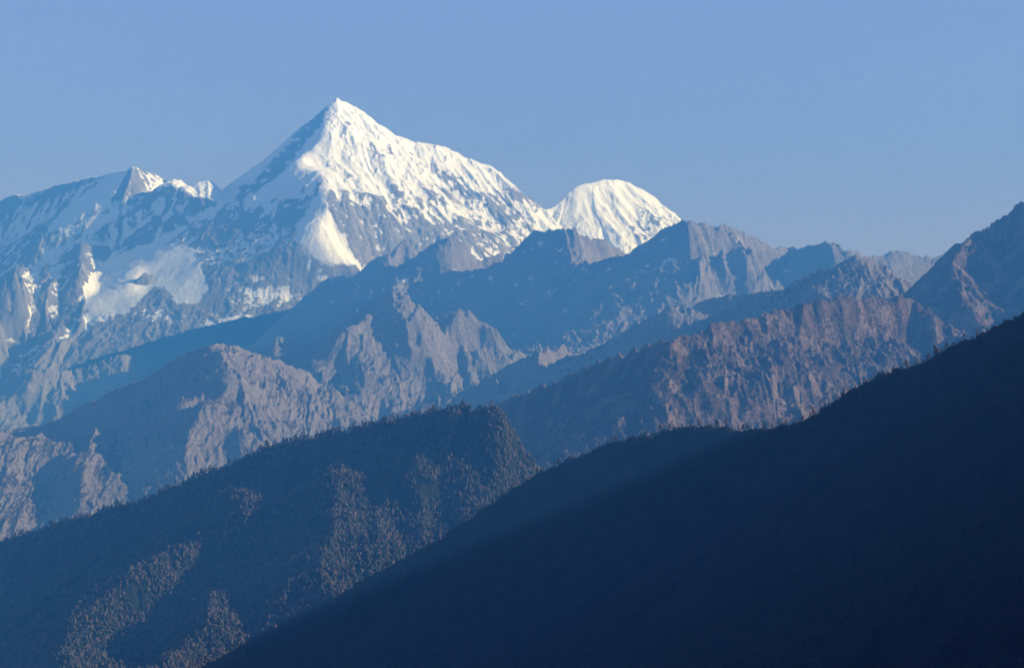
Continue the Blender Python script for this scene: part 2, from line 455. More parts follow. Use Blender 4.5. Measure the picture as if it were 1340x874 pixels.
HIGH = [
    crest(WEST, [(-260, 22.0), (0, 21.0), (175, 19.8), (320, 20.9)], w=0.3, g=0.8, sl=1.1, sr=1.1),
    crest(MAIN_L, 20.9, 19.9, w=0.3, sl=0.9, sr=1.25, s1=0.95, g=0.5),
    crest(MAIN_R, [(441, 19.9), (600, 20.25), (706, 20.45), (809, 21.3), (881, 21.8), (990, 22.1)], w=0.3, sl=1.0, sr=0.95, s1=0.8),
    # spur that parts the lit and the shaded face of the main peak
    sub([(441, 128), (431, 150), (428, 172), (422, 190), (400, 213), (412, 232), (423, 246), (427, 272), (430, 290), (408, 314), (398, 332)], 19.9, 1.0, w=0.35, sl=1.2, sr=1.25, s1=1.0, g=0.5),
    sub([(430, 290), (445, 330), (470, 352), (500, 380)], 19.0, 0.9, g=0.7, sr=1.2),
    sub([(408, 314), (385, 360), (360, 420), (330, 470)], 18.75, 0.9, sr=1.3, sl=1.3, s1=1.1, g=0.6),
    sub([(492, 160), (512, 215), (545, 268), (570, 320), (590, 370)], 20.1, 0.95, g=0.8),
    sub([(568, 187), (600, 245), (630, 290), (660, 340)], 20.4, 0.95, g=0.8),
    sub([(622, 209), (650, 255), (690, 300), (720, 350)], 20.7, 0.95, g=0.8),
    sub([(465, 141), (470, 190), (490, 240), (505, 300), (500, 350)], 20.0, 0.95, sl=1.2),
    sub([(344, 235), (305, 275), (274, 310), (250, 335), (225, 360)], 20.7, 0.75, sl=1.1, sr=1.4, s1=1.0, g=0.5),
    sub([(809, 232), (835, 275), (850, 320)], 21.3, 1.0, g=0.6, sl=0.7),
    # spurs of the western peak
    sub([(175, 217), (160, 245), (157, 290), (172, 320), (205, 345)], 19.8, 0.85, sr=1.2, sl=1.2, s1=1.0, g=0.6),
    sub([(103, 233), (70, 275), (50, 310), (30, 340)], 20.2, 0.9, sl=1.1, sr=1.4, g=0.6),
    sub([(157, 290), (150, 307), (110, 312), (75, 329), (45, 341), (17, 350), (-50, 372)], 19.0, 0.7, sl=1.0, sr=1.3),
    sub([(110, 312), (104, 340), (112, 370), (105, 400), (90, 430)], 18.5, 0.9, sr=1.2, sl=1.1),
    sub([(70, 330), (62, 360), (62, 395), (50, 430)], 18.4, 0.9, sl=1.1),
    sub([(22, 348), (34, 385), (38, 415), (15, 450)], 18.3, 0.9, sl=1.1),
    sub([(-30, 365), (0, 408), (18, 440), (0, 480)], 18.2, 0.9, sl=1.1),
]
P_HIGH = dict(ice=[(0.88, 6, [(150, 330), (190, 318), (250, 322), (265, 350), (278, 380), (262, 402), (230, 400), (205, 372), (165, 412), (112, 414), (108, 380)]),
    (0.45, 3, [(392, 215), (425, 190), (470, 215), (512, 250), (500, 262), (430, 250), (400, 245)]),
    (0.6, 4, [(388, 300), (425, 240), (436, 292), (470, 345), (430, 365), (392, 340)]),
    (0.6, 4, [(330, 262), (389, 208), (415, 175), (430, 165), (405, 225), (350, 268)]),
    (0.4, 3, [(725, 265), (755, 235), (809, 222), (845, 235), (860, 275), (820, 320), (740, 300)])], crags=[(260, .09), (110, .10), (50, .12)], reach=1500, shade_relief=0.25, fine=0.4, span=(-60, 700), taper=(20, 600), slopes=(-0.18, 0.9), seed=3, warp=(500, 70), sl=1.1, sr=1.1, s1=0.9, L=700, gully=[(330, 50, 0.25)], detail=[(220, 22), (60, 8)], rills=[(380, .10), (190, .11), (95, .11), (48, .11), (26, .09)])
def snow_high(E):
    x, y, H, slope, curv, PX, PY, SS, RR = (E[k] for k in ('x', 'y', 'H', 'slope', 'curv', 'PX', 'PY', 'SS', 'RR'))
    n = fbm(x / 420, H / 420, 3, 77)
    st = fbm(SS / 34, RR / 330, 4, 78)
    v = 0.68 + (H - 2700) / 1400 + 0.75 * n + 1.1 * st - (np.minimum(slope, 1.9) - 1.15) * 0.4 - np.clip(curv / 9, -0.5, 0.5)
    v = v - 0.3 * sstep(0.1, 0.5, blur(E['ga'], 5)) * sstep(3600, 3000, H) + 1.1 * sstep(700, 725, PX) * sstep(2350, 2600, H + 200 * n) + 0.5 * sstep(3150, 3300, H) * sstep(380, 440, PX)
    for k_, pts in ((1.9, [(310, 255), (360, 208), (390, 172), (412, 145), (430, 130), (432, 146), (417, 170), (403, 184), (389, 204), (369, 226), (345, 246), (322, 262)]),
                    (0.45, [(424, 262), (440, 245), (470, 250), (505, 248), (520, 240), (545, 262), (590, 280), (640, 300), (700, 335), (640, 360), (500, 360), (465, 345), (440, 320), (428, 290)]),
                    (0.9, [(452, 172), (475, 178), (520, 200), (518, 214), (480, 202)]), (0.9, [(548, 214), (600, 220), (612, 240), (580, 242)]),
                    (0.9, [(620, 245), (650, 255), (680, 290), (655, 290)]), (1.2, [(840, 262), (858, 264), (880, 292), (860, 310), (830, 330), (825, 300)])):
        v = v - k_ * blur(blob(PX, PY, pts).astype(np.float32), 4) * sstep(-0.5, 0.2, fbm(x / 90, H / 60, 3, 83) + 0.1)
    for pts in ([(150, 330), (190, 322), (250, 325), (262, 350), (275, 380), (262, 400), (230, 398), (205, 370), (165, 410), (115, 412), (110, 380)],
                [(-10, 490), (30, 460), (80, 440), (90, 430), (60, 472), (20, 505), (-10, 520)],
                [(388, 300), (425, 240), (436, 292), (470, 345), (430, 365), (392, 340)],
                [(320, 262), (345, 245), (385, 210), (405, 185), (430, 180), (400, 225), (350, 262), (330, 270)],
                [(60, 300), (110, 255), (140, 235), (165, 225), (150, 260), (120, 275), (85, 305)],
                [(85, 440), (110, 410), (150, 412), (110, 435)]):
        v = v + 1.3 * blur(blob(PX, PY, pts).astype(np.float32), 3)
    return v
build_land('mountain', 'snow-covered jagged peak, highest of the range, with snowy shoulders on both sides', HIGH, P_HIGH,
           -200, 1100, 1150, 17.2, 22.3, 640, M_high, snow_high, None, SUN_HIGH)

# lower buttresses under the glaciers, left
BUT = [
    sub([(-80, 440), (0, 408), (18, 440), (10, 470), (-20, 520)], 18.2, 0.9),
    sub([(155, 412), (110, 415), (82, 445), (60, 480), (50, 520), (20, 560), (-40, 600)], 17.8, 0.7, w=0.5),
    sub([(110, 420), (90, 460), (80, 491), (75, 530), (60, 570)], 17.7, 0.8),
    sub([(250, 395), (202, 360), (189, 352), (180, 375), (168, 410), (155, 440), (150, 490), (140, 540)], 18.2, 0.9, w=0.4),
    sub([(189, 352), (215, 385), (225, 420), (235, 470), (230, 530)], 18.1, 0.9),
    sub([(330, 385), (300, 392), (270, 398), (262, 430), (255, 480)], 18.3, 0.9),
    sub([(350, 384), (312, 398), (305, 440), (290, 490)], 18.2, 0.9),
    sub([(168, 410), (185, 430), (190, 480), (190, 530)], 17.7, 0.9),
    sub([(20, 500), (0, 520), (-30, 560)], 17.2, 0.8),
]
P_BUT = dict(crags=[(220, .22), (95, .25), (44, .25)], reach=900, seed=9, warp=(300, 80), sl=1.05, sr=1.05, s1=0.7, L=600, gully=[(260, 50, 0.3)], detail=[(200, 24), (60, 9)], rills=[(300, .12), (150, .10), (75, .07), (38, .05)])
def snow_but(E):
    x, y, H, slope, curv, PX, PY = (E[k] for k in ('x', 'y', 'H', 'slope', 'curv', 'PX', 'PY'))
    n = fbm(x / 200, H / 200, 4, 79)
    v = 0.1 + (H - 1900) / 900 + 0.7 * n - (slope - 0.9) * 0.6 - np.clip(curv / 20, -0.4, 0.4)
    for pts in ([(-10, 490), (30, 460), (80, 440), (90, 430), (60, 472), (20, 505), (-10, 520)],
                [(80, 446), (85, 430), (110, 410), (155, 410), (130, 425), (105, 435)]):
        v = v + 1.0 * blur(blob(PX, PY, pts).astype(np.float32), 3)
    return v
build_land('mountain_buttress', 'rocky buttresses below the glaciers at the foot of the snow range', BUT, P_BUT,
           -200, 620, 700, 15.6, 18.9, 420, M_high, snow_but, None, SUN_BUT)

# ------------------------------------------------------------------ bare rocky ridge in front of the snow peaks
ROCK = [
    crest([(330, 460), (345, 440), (386, 400), (403, 381), (430, 359), (461, 356), (485, 340), (513, 323), (526, 311), (537, 320), (554, 325),
           (570, 316), (585, 309), (598, 312), (609, 320), (616, 330), (632, 338), (651, 329)], [(330, 17.0), (586, 16.2), (651, 16.6)], w=0.4, g=0.6, sl=1.1, sr=1.1),
    crest([(632, 342), (651, 329), (669, 327), (682, 315), (699, 298), (713, 300), (730, 297), (751, 298), (778, 307), (806, 319), (818, 329), (833, 321),
           (854, 305), (871, 295), (885, 290), (898, 287), (903, 287), (914, 292), (921, 289), (931, 297), (948, 293), (969, 302), (993, 311),
           (1013, 319), (1034, 318), (1041, 322), (1061, 319), (1082, 312), (1092, 314), (1102, 324), (1123, 330), (1144, 337), (1161, 330),
           (1175, 327), (1199, 330), (1216, 332), (1243, 330), (1290, 345), (1360, 350), (1500, 330)],
          [(632, 16.4), (699, 15.9), (751, 15.6), (818, 16.1), (898, 15.0), (1034, 15.8), (1092, 15.3), (1250, 16)], w=0.3, g=0.7, sl=1.1, sr=1.1),
    sub([(586, 309), (575, 340), (560, 380), (550, 430)], 17.0, 0.8),
    sub([(526, 311), (505, 345), (480, 385)], 16.9, 0.8),
    sub([(740, 297), (748, 320), (755, 350), (740, 400), (715, 440)], 15.6, 0.9, sl=1.2, s1=0.9, g=0.6),
    sub([(898, 287), (905, 310), (915, 335), (912, 365), (890, 400), (870, 430)], 15.0, 0.8, sl=1.2, sr=1.0, s1=0.9, g=0.6),
    sub([(948, 293), (960, 330), (962, 360), (950, 400)], 15.4, 0.75),
    sub([(914, 292), (940, 315), (958, 330)], 15.3, 0.75),
    sub([(993, 311), (1000, 345), (1015, 380)], 15.6, 0.8),
    sub([(1092, 314), (1075, 340), (1060, 360), (1045, 390)], 15.4, 0.75),
    sub([(1161, 330), (1180, 350), (1190, 380)], 15.7, 0.7),
    # the pyramid with the sunlit corner and its ribs
    crest([(300, 530), (340, 500), (378, 470), (398, 443), (419, 433), (443, 391), (460, 376), (474, 383), (491, 373), (512, 369), (522, 362), (532, 359), (549, 362), (561, 376), (585, 395), (620, 425)],
          [(300, 15.2), (460, 14.1), (532, 13.6), (561, 13.8), (620, 14.3)], w=0.35, sl=1.1, sr=1.1, g=0.6),
    sub([(532, 359), (520, 385), (528, 410), (540, 440), (538, 480), (530, 510)], 13.8, 0.85),
    sub([(549, 362), (560, 395), (587, 410), (632, 421), (690, 440)], 13.9, 1.0),
    sub([(560, 405), (585, 440), (595, 470), (590, 510)], 13.5, 0.85),
    sub([(632, 421), (640, 450), (673, 470), (690, 500)], 13.5, 0.8),
    sub([(460, 376), (485, 405), (480, 430), (500, 460), (530, 500)], 13.7, 0.8),
    sub([(485, 410), (462, 430), (452, 455), (470, 500), (465, 560)], 13.4, 0.8),
    sub([(587, 410), (640, 420), (680, 418), (700, 440)], 13.7, 1.0),
]
P_ROCK = dict(crags=[(240, .20), (105, .24), (46, .26)], reach=1100, shade_relief=0.3, seed=21, warp=(420, 60), sl=1.0, sr=0.95, s1=0.65, L=600, gully=[(300, 50, 0.25)], detail=[(200, 24), (50, 9)], rills=[(420, .12), (210, .10), (105, .07), (52, .05)])
def snow_rock(E):
    x, y, H, slope, curv = (E[k] for k in ('x', 'y', 'H', 'slope', 'curv'))
    n = fbm(x / 120, H / 90, 5, 81)
    return (H - 2050) / 2500 + 0.6 * n - (slope - 0.9) * 0.25 - np.clip(curv / 16, -0.5, 0.5)
def veg_rock(E):
    return sstep(1200, 700, E['H'] + 250 * fbm(E['x'] / 400, E['y'] / 400, 4, 6)) * sstep(1.1, 0.7, E['slope'])
build_land('mountain_ridge', 'bare rocky mountain ridge in front of the snow peaks, dusted with snow along its crest', ROCK, P_ROCK,
           300, 1500, 1150, 12.4, 17.2, 620, M_mid, snow_rock, veg_rock, SUN_ROCK)

# ------------------------------------------------------------------ middle hills
MIDL = [
    crest([(-250, 600), (-120, 575), (0, 560), (51, 555), (93, 540), (103, 528), (120, 522), (154, 505), (178, 495), (216, 481), (227, 467), (247, 457), (275, 450),
           (302, 450), (336, 460), (371, 471), (391, 478), (405, 487), (420, 515), (440, 560), (470, 600)],
          [(-250, 12.4), (93, 12.4), (275, 11.6), (391, 12.2), (470, 12.6)], w=0.35),
    sub([(275, 450), (290, 475), (310, 500), (300, 530), (275, 560), (255, 600), (250, 640)], 11.6, 0.8, sl=1.1, s1=0.8, g=0.6),
    sub([(310, 500), (330, 530), (340, 570), (335, 610)], 11.3, 0.6),
    sub([(336, 460), (350, 490), (380, 530), (400, 570)], 12.2, 0.6),
    sub([(154, 505), (148, 540), (135, 555), (120, 590), (105, 620), (100, 660)], 12.1, 0.7, sl=1.1, g=0.6),
    sub([(135, 555), (165, 590), (170, 640)], 11.4, 0.6),
    sub([(51, 555), (20, 585), (30, 625), (40, 660), (20, 700)], 11.5, 0.6),
    sub([(0, 560), (-30, 600), (-10, 660)], 11.4, 0.6),
]
P_MID = dict(span=(-60, 400), crags=[(200, .18), (90, .22), (40, .25)], reach=900, shade_relief=0.3, dark=[[(295,567),(316,567),(312,592),(296,592)], [(62,622),(103,622),(103,663),(66,668)]], seed=33, warp=(330, 55), sl=0.9, sr=0.8, s1=0.55, L=600, gully=[(260, 45, 0.25)], detail=[(160, 18), (40, 7)], rills=[(320, .12), (160, .10), (80, .06), (40, .05)])
def veg_mid(E):
    return 0.75 * sstep(1.0, 0.6, E['slope'] + 0.5 * fbm(E['x'] / 200, E['y'] / 200, 4, 8))
build_land('mountain_foothill', 'broad brown foothill with sunlit spurs below the western snow peak', MIDL, P_MID,
           -200, 560, 760, 9.8, 13.0, 430, M_mid, None, veg_mid, SUN_MIDL)

MIDR = [
    crest([(560, 540), (594, 518), (649, 487), (672, 472), (703, 457), (737, 453), (763, 457), (792, 443), (820, 430), (847, 420), (871, 412), (902, 402), (934, 388), (969, 381),
           (996, 378), (1030, 377), (1044, 367), (1058, 357), (1072, 350), (1089, 353), (1099, 343), (1120, 333), (1140, 337), (1160, 352), (1185, 378), (1230, 400), (1400, 420)],
          [(560, 12.6), (700, 11.8), (763, 12.6), (871, 11.9), (1030, 11.6), (1120, 11.2), (1400, 12.0)], w=0.35),
    sub([(703, 457), (715, 465), (728, 480), (735, 500)], 12.0, 0.6),
    sub([(871, 412), (880, 425), (905, 440)], 11.8, 0.5),
    sub([(1044, 367), (1062, 385), (1080, 410)], 12.2, 0.6),
    sub([(1120, 333), (1110, 360), (1125, 385), (1140, 410)], 12.0, 0.6),
    sub([(649, 487), (655, 500), (668, 520)], 11.8, 0.6),
]
P_MIDR = dict(P_MID, seed=47, span=(540, 1050))
build_land('mountain_spur', 'hazy brown spur with rounded sunlit tops behind the tawny ridge', MIDR, P_MIDR,
           520, 1500, 860, 10.2, 13.4, 380, M_mid, None, veg_mid, SUN_MIDR)

# ------------------------------------------------------------------ tawny ridge, right
TAWNY = [
    crest([(420, 640), (560, 560), (655, 523), (700, 506), (760, 479), (830, 456), (880, 440), (950, 420), (1000, 405), (1050, 393), (1100, 385), (1150, 384), (1190, 382),
           (1198, 398), (1207, 430), (1213, 460), (1225, 500), (1240, 560)],
          [(420, 9.6), (655, 8.9), (880, 8.0), (1190, 8.8), (1240, 8.3)], w=0.3),
    sub([(880, 440), (888, 480), (880, 520), (870, 580), (855, 640)], 8.0, 0.75, sl=1.1, s1=0.8),
    sub([(960, 418), (965, 450), (985, 500), (990, 560)], 8.2, 0.7),
    sub([(1050, 393), (1040, 430), (1050, 470), (1040, 520)], 8.4, 0.7),
    sub([(1110, 385), (1120, 420), (1150, 450), (1140, 500)], 8.6, 0.7),
    sub([(1150, 384), (1165, 410), (1180, 440), (1190, 480)], 8.7, 0.7),
]
P_PK = dict(taper=(5, 120), slopes=(-0.4, 0.8), crags=[(150, .16), (70, .22), (30, .25)], reach=600, shade_relief=0.3, seed=62, warp=(240, 45), sl=1.05, sr=0.9, s1=0.75, L=400, gully=[(170, 26, 0.25)], detail=[(110, 16), (35, 6)], rills=[(240, .11), (120, .12), (60, .12), (30, .11)])
PEAKR = [
    crest([(1080, 480), (1140, 425), (1195, 381), (1210, 368), (1230, 350), (1260, 326), (1290, 296), (1310, 280), (1340, 260), (1352, 254), (1380, 290), (1430, 360), (1500, 440), (1700, 600)],
          [(1080, 11.6), (1195, 11.0), (1290, 10.3), (1352, 9.9), (1500, 10.3), (1700, 10.6)], w=0.3, g=0.6),
    sub([(1292, 294), (1265, 330), (1247, 362), (1255, 400), (1228, 428), (1215, 470)], 10.3, 0.8, sl=1.2, sr=0.75, s1=0.7),
    sub([(1352, 256), (1345, 300), (1336, 340), (1350, 385), (1355, 430)], 9.9, 0.9, sl=1.0, s1=0.9),
]
P_TAW = dict(top=0.35, crags=[(170, .22), (80, .24), (34, .28)], reach=700, taper=(10, 160), slopes=(-0.05, 0.55), rough=6, soft=5, dark=[[(1145,432),(1166,436),(1162,470),(1148,470)], [(985,470),(1000,470),(1000,510),(988,512)], [(905,470),(920,470),(915,520),(900,520)]], seed=58, warp=(200, 45), sl=0.85, sr=0.85, s1=0.6, L=400, gully=[(190, 22, 0.3)], detail=[(140, 30), (45, 12)], rills=[(220, .08), (90, .04)])
def veg_taw(E):
    n = fbm(E['x'] / 90, E['y'] / 90, 5, 18)
    return sstep(-0.2, 0.25, n + 0.1)
build_land('hill', 'tawny grass and rock ridge climbing to the upper right corner, sunlit on its broken face', TAWNY, P_TAW,
           540, 1300, 860, 6.7, 9.9, 560, M_near, None, veg_taw, SUN_TAWNY)
build_land('hill_peak', 'steep brown peak cut off by the right edge, half of it in shade', PEAKR, P_PK,
           1000, 1720, 700, 8.8, 11.6, 440, M_near, None, veg_taw, SUN_PEAK)

# ------------------------------------------------------------------ forested ridge, left
FOREST = [
    crest([(-700, 975), (-450, 870), (-250, 790), (-120, 745), (-50, 718), (0, 704), (60, 686), (130, 665), (200, 641), (245, 625), (290, 608), (340, 586), (400, 568), (460, 555), (520, 541), (580, 531), (598, 529)],
          [(-700, 7.25), (-250, 7.1), (0, 6.8), (245, 6.3), (598, 5.75)], w=0.3, g=0.7),
    crest([(560, 534), (598, 529), (650, 526), (662, 547), (680, 582), (697, 618), (715, 665), (740, 730)], [(560, 5.85), (650, 5.7), (740, 6.1)], w=0.3, sl=1.7, sr=1.5, s1=1.3),
    sub([(130, 665), (140, 700), (148, 745), (150, 800), (140, 870)], 6.5, 0.85, sl=1.1),
    sub([(60, 686), (55, 730), (50, 800)], 6.6, 0.85, sl=1.1),
    sub([(250, 622), (245, 660), (230, 700), (215, 760)], 6.3, 0.8, sl=1.1),
    sub([(365, 577), (345, 610), (325, 650), (318, 690), (300, 715), (280, 740), (225, 770), (160, 820), (110, 870), (50, 930)], 6.15, 0.7, sl=1.0),
    sub([(300, 715), (310, 760), (335, 810), (350, 870), (360, 930)], 5.6, 0.7),
    sub([(445, 559), (435, 620), (425, 690), (420, 760), (430, 850)], 6.05, 0.75, sl=1.1),
    sub([(520, 541), (515, 590), (500, 650), (490, 720), (480, 800)], 5.95, 0.75, sl=1.0),
    sub([(530, 600), (560, 650), (580, 710)], 5.6, 0.7),
    sub([(590, 529), (590, 570), (610, 610), (615, 660), (600, 720)], 5.77, 0.75, sr=1.3, s1=1.0),
]
P_FOR = dict(slopes=(-0.4, 0.75), crags=[(120, .14), (50, .18)], reach=700, taper=(10, 130), shade_relief=0.35, dark=[[(619,620),(637,622),(634,652),(617,650)], [(256,787),(290,780),(260,830),(215,870),(165,862),(190,825),(224,792)]], seed=71, warp=(220, 45), sl=0.85, sr=0.85, s1=0.6, L=400, gully=[(190, 30, 0.3)], detail=[(90, 14), (30, 6)], rills=[(240, .11), (120, .12), (60, .12), (30, .1)])
def veg_for(E):
    n = fbm(E['x'] / 70, E['y'] / 70, 5, 28)
    return sstep(-0.35, 0.1, n + 0.1)
build_land('forest_hill', 'dark forested ridge across the middle, lit along its steep ribs', FOREST, P_FOR,
           -650, 800, 1250, 4.3, 7.5, 560, M_for, None, veg_for, SUN_FOREST)

# ------------------------------------------------------------------ near dark slope, right
NEAR = [
    crest([(150, 1060), (250, 965), (330, 897), (357, 876), (400, 838), (450, 794), (500, 756), (545, 726), (590, 693), (640, 658), (680, 631), (720, 606), (745, 596), (760, 592), (800, 577), (850, 563),
           (900, 553), (940, 551), (980, 555), (1010, 553), (1040, 547), (1070, 534), (1110, 505), (1150, 482), (1180, 474), (1210, 464), (1260, 442), (1300, 424), (1340, 407), (1420, 372), (1520, 345), (1700, 330), (2300, 400)],
          [(150, 3.9), (745, 4.2), (1040, 3.8), (1340, 3.1), (1520, 2.8), (2300, 2.2)], w=0.2, sl=0.9, sr=0.88, s1=0.8),
    sub([(745, 597), (752, 612), (760, 640), (765, 680)], 4.3, 0.6),
    sub([(860, 561), (868, 580), (875, 610)], 4.2, 0.6),
    sub([(935, 552), (945, 570), (955, 590)], 4.1, 0.6),
]
P_NEAR = dict(crags=[(90, .08), (35, .1)], reach=400, shade_relief=0.35, taper=(20, 160), slopes=(-0.15, 0.6), seed=83, warp=(160, 26), sl=0.62, sr=0.62, s1=0.55, L=300, gully=[(150, 18, 0.2)], detail=[(60, 8), (20, 3)], rills=[(200, .06), (100, .06), (50, .06)])
build_land('hillside', 'near hillside in deep shade filling the lower right corner', NEAR, P_NEAR,
           0, 2300, 1200, 1.2, 5.2, 480, M_for, None, lambda E: np.ones(E['H'].shape), SUN_NEAR)

# unseen hill added right of the viewer; it keeps sunlight off the near air
SHADE_HILL = [dict(p=np.array([(3000, -2200, 1400), (2650, -800, 1500), (2550, 500, 1500), (2750, 1200, 1250), (3300, 1900, 900)], float))]
P_SHADE_HILL = dict(crags=[(150, .1)], bearing=(33, 138), seed=91, warp=(300, 60), sl=1.25, sr=0.8, s1=0.9, L=500, gully=[(260, 40, 0.3)], detail=[(160, 20), (50, 7)], rills=[(300, .1), (150, .1), (75, .1)])
build_land('shade_hill', 'hill added out of view to shade the near air', SHADE_HILL, P_SHADE_HILL, 0, 1, 500, 0.8, 5.2, 260, M_for, None, veg_for)

# ------------------------------------------------------------------ valley floor out to the horizon
def ground():
    me = bpy.data.meshes.new('ground')
    R = 150000.0
    z = BASE - 5
    me.from_pydata([(-R, -R, z), (R, -R, z), (R, R, z), (-R, R, z)], [], [(0, 1, 2, 3)])
    me.materials.append(M_for)
    o = bpy.data.objects.new('ground', me); C.objects.link(o)
    o['kind'] = 'structure'; o['label'] = 'valley floor below the mountains'
ground()


# ------------------------------------------------------------------ trees
def leaf_material(name, dark, brown):
    m = bpy.data.materials.new(name); m.use_nodes = True
    N = m.node_tree.nodes; Lk = m.node_tree.links
    b = N['Principled BSDF']; b.inputs['Roughness'].default_value = 0.8; b.inputs['Specular IOR Level'].default_value = 0.15
    g = N.new('ShaderNodeNewGeometry')
    t = N.new('ShaderNodeTexNoise'); t.inputs['Scale'].default_value = 0.06; t.inputs['Detail'].default_value = 5
    Lk.new(g.outputs['Position'], t.inputs['Vector'])
    r = N.new('ShaderNodeMapRange'); r.inputs[1].default_value = 0.42; r.inputs[2].default_value = 0.6
    Lk.new(t.outputs[0], r.inputs[0])
    x_ = N.new('ShaderNodeMix'); x_.data_type = 'RGBA'
    Lk.new(r.outputs[0], x_.inputs[0]); x_.inputs[6].default_value = (*dark, 1); x_.inputs[7].default_value = (*brown, 1)
    Lk.new(x_.outputs[2], b.inputs['Base Color'])
    return m
M_leaf = leaf_material('tree_leaves', (0.030, 0.040, 0.030), (0.10, 0.078, 0.084))
M_shrub = leaf_material('shrub_leaves', (0.018, 0.032, 0.024), (0.03, 0.034, 0.028))
M_scrub = leaf_material('scrub_leaves', (0.04, 0.038, 0.028), (0.23, 0.17, 0.16))
M_bark = leaf_material('bark', (0.05, 0.038, 0.028), (0.10, 0.08, 0.065))

def crown_shape(kind, rnd, rich):
    """unit-height crown: ragged tiers (conifer) or lumpy clumps (broadleaf) plus loose sprays of foliage"""
    V, Fc = [], []
    def lump(cx, cy, cz, rx, rz, n=6):
        b = len(V)
        for lev, (k, zz) in enumerate(((0.55, -0.7), (1.0, -0.1), (0.7, 0.6))):
            for i in range(n):
                a = 2 * math.pi * (i + 0.5 * lev) / n + rnd.uniform(-.2, .2)
                q = rx * k * rnd.uniform(0.6, 1.25)
                V.append((cx + q * math.cos(a), cy + q * math.sin(a), cz + rz * (zz + rnd.uniform(-.2, .2))))
        V.append((cx + rnd.uniform(-.1, .1) * rx, cy, cz + rz * 1.1))
        for lev in range(2):
            for i in range(n):
                Fc.append((b + lev * n + i, b + lev * n + (i + 1) % n, b + (lev + 1) * n + (i + 1) % n, b + (lev + 1) * n + i))
        for i in range(n): Fc.append((b + 2 * n + i, b + 2 * n + (i + 1) % n, b + 3 * n))
    if kind == 'conifer':
        tiers = 5 if rich else 3
        for t in range(tiers):
            z0 = 0.14 + 0.82 * t / tiers; z1 = z0 + 0.95 / tiers * 1.35; R = 0.23 * (1 - t / (tiers + 0.5)) + 0.03
            b = len(V); n = 8 if rich else 6
            for i in range(n):
                a = 2 * math.pi * i / n + t
                q = R * (rnd.uniform(0.95, 1.35) if i % 2 else rnd.uniform(0.45, 0.8))
                V.append((q * math.cos(a), q * math.sin(a), z0 + rnd.uniform(-.03, .02)))
            V.append((rnd.uniform(-.01, .01), 0, min(z1, 1.0)))
            for i in range(n): Fc.append((b + i, b + (i + 1) % n, b + n))
    else:
        for t in range(5 if rich else 3):
            a = rnd.uniform(0, 6.28); q = rnd.uniform(0.05, 0.2)
            lump(q * math.cos(a), q * math.sin(a), 0.38 + 0.14 * t + rnd.uniform(-.05, .05), rnd.uniform(.16, .27), rnd.uniform(.12, .2), 6 if rich else 5)
    for t in range(46 if rich else 8):
        a = rnd.uniform(0, 6.28); z = rnd.uniform(0.2, 0.95)
        R = (0.26 * (1.05 - z) + 0.03) if kind == 'conifer' else 0.32 * math.sqrt(max(0.05, 1 - ((z - .58) / .45) ** 2))
        q = R * rnd.uniform(0.7, 1.15); c = (q * math.cos(a), q * math.sin(a), z); sz = rnd.uniform(.03, .075)
        b = len(V)
        for k in range(3): V.append(tuple(c[j] + rnd.uniform(-sz, sz) for j in range(3)))
        Fc.append((b, b + 1, b + 2))
    return V, Fc
def trunk_shape(rnd, h=0.55):
    V, Fc = [], []
    for lev, (z, r) in enumerate(((-0.08, .035), (0.1, .026), (h, .012))):
        for i in range(6):
            a = math.pi * i / 3; V.append((r * math.cos(a), r * math.sin(a), z))
    for lev in range(2):
        for i in range(6): Fc.append((lev * 6 + i, lev * 6 + (i + 1) % 6, lev * 6 + 6 + (i + 1) % 6, lev * 6 + 6 + i))
    for k in range(5):                                   # limbs
        a = rnd.uniform(0, 6.28); z = rnd.uniform(0.25, 0.5); b = len(V)
        e_ = (0.16 * math.cos(a), 0.16 * math.sin(a), z + 0.09)
        V += [(0.012, 0, z), (-0.012, 0, z), (0, 0, z + 0.02), e_]
        Fc += [(b, b + 1, b + 3), (b + 1, b + 2, b + 3), (b + 2, b, b + 3)]
    return V, Fc
rnd = random.Random(5)
def mesh_of(name, shape, mat):
    me = bpy.data.meshes.new(name); me.from_pydata(shape[0], [], shape[1]); me.materials.append(mat); me.update(); return me
PROTO = {k: [(mesh_of('trunk', trunk_shape(rnd), M_bark), mesh_of('crown', crown_shape(k, rnd, True), M_leaf)) for _ in range(4)] for k in ('conifer', 'broadleaf')}
protos = {}
def plant_tree(loc, h, wid, kind, name, label, group):
    v = rnd.randrange(4); key = (kind, v)
    t = bpy.data.objects.new(name, None) if key not in protos else protos[key][0].copy()
    C.objects.link(t)
    t.location = loc; t.rotation_euler = (0, 0, rnd.uniform(0, 6.28)); t.scale = (h * wid, h * wid, h)
    t['label'] = label; t['category'] = 'tree'; t['group'] = group
    if key not in protos:
        parts = [bpy.data.objects.new('trunk', PROTO[kind][v][0]), bpy.data.objects.new('crown', PROTO[kind][v][1])]
        protos[key] = (t, parts)
    else: parts = [p.copy() for p in protos[key][1]]
    for p in parts: C.objects.link(p); p.parent = t

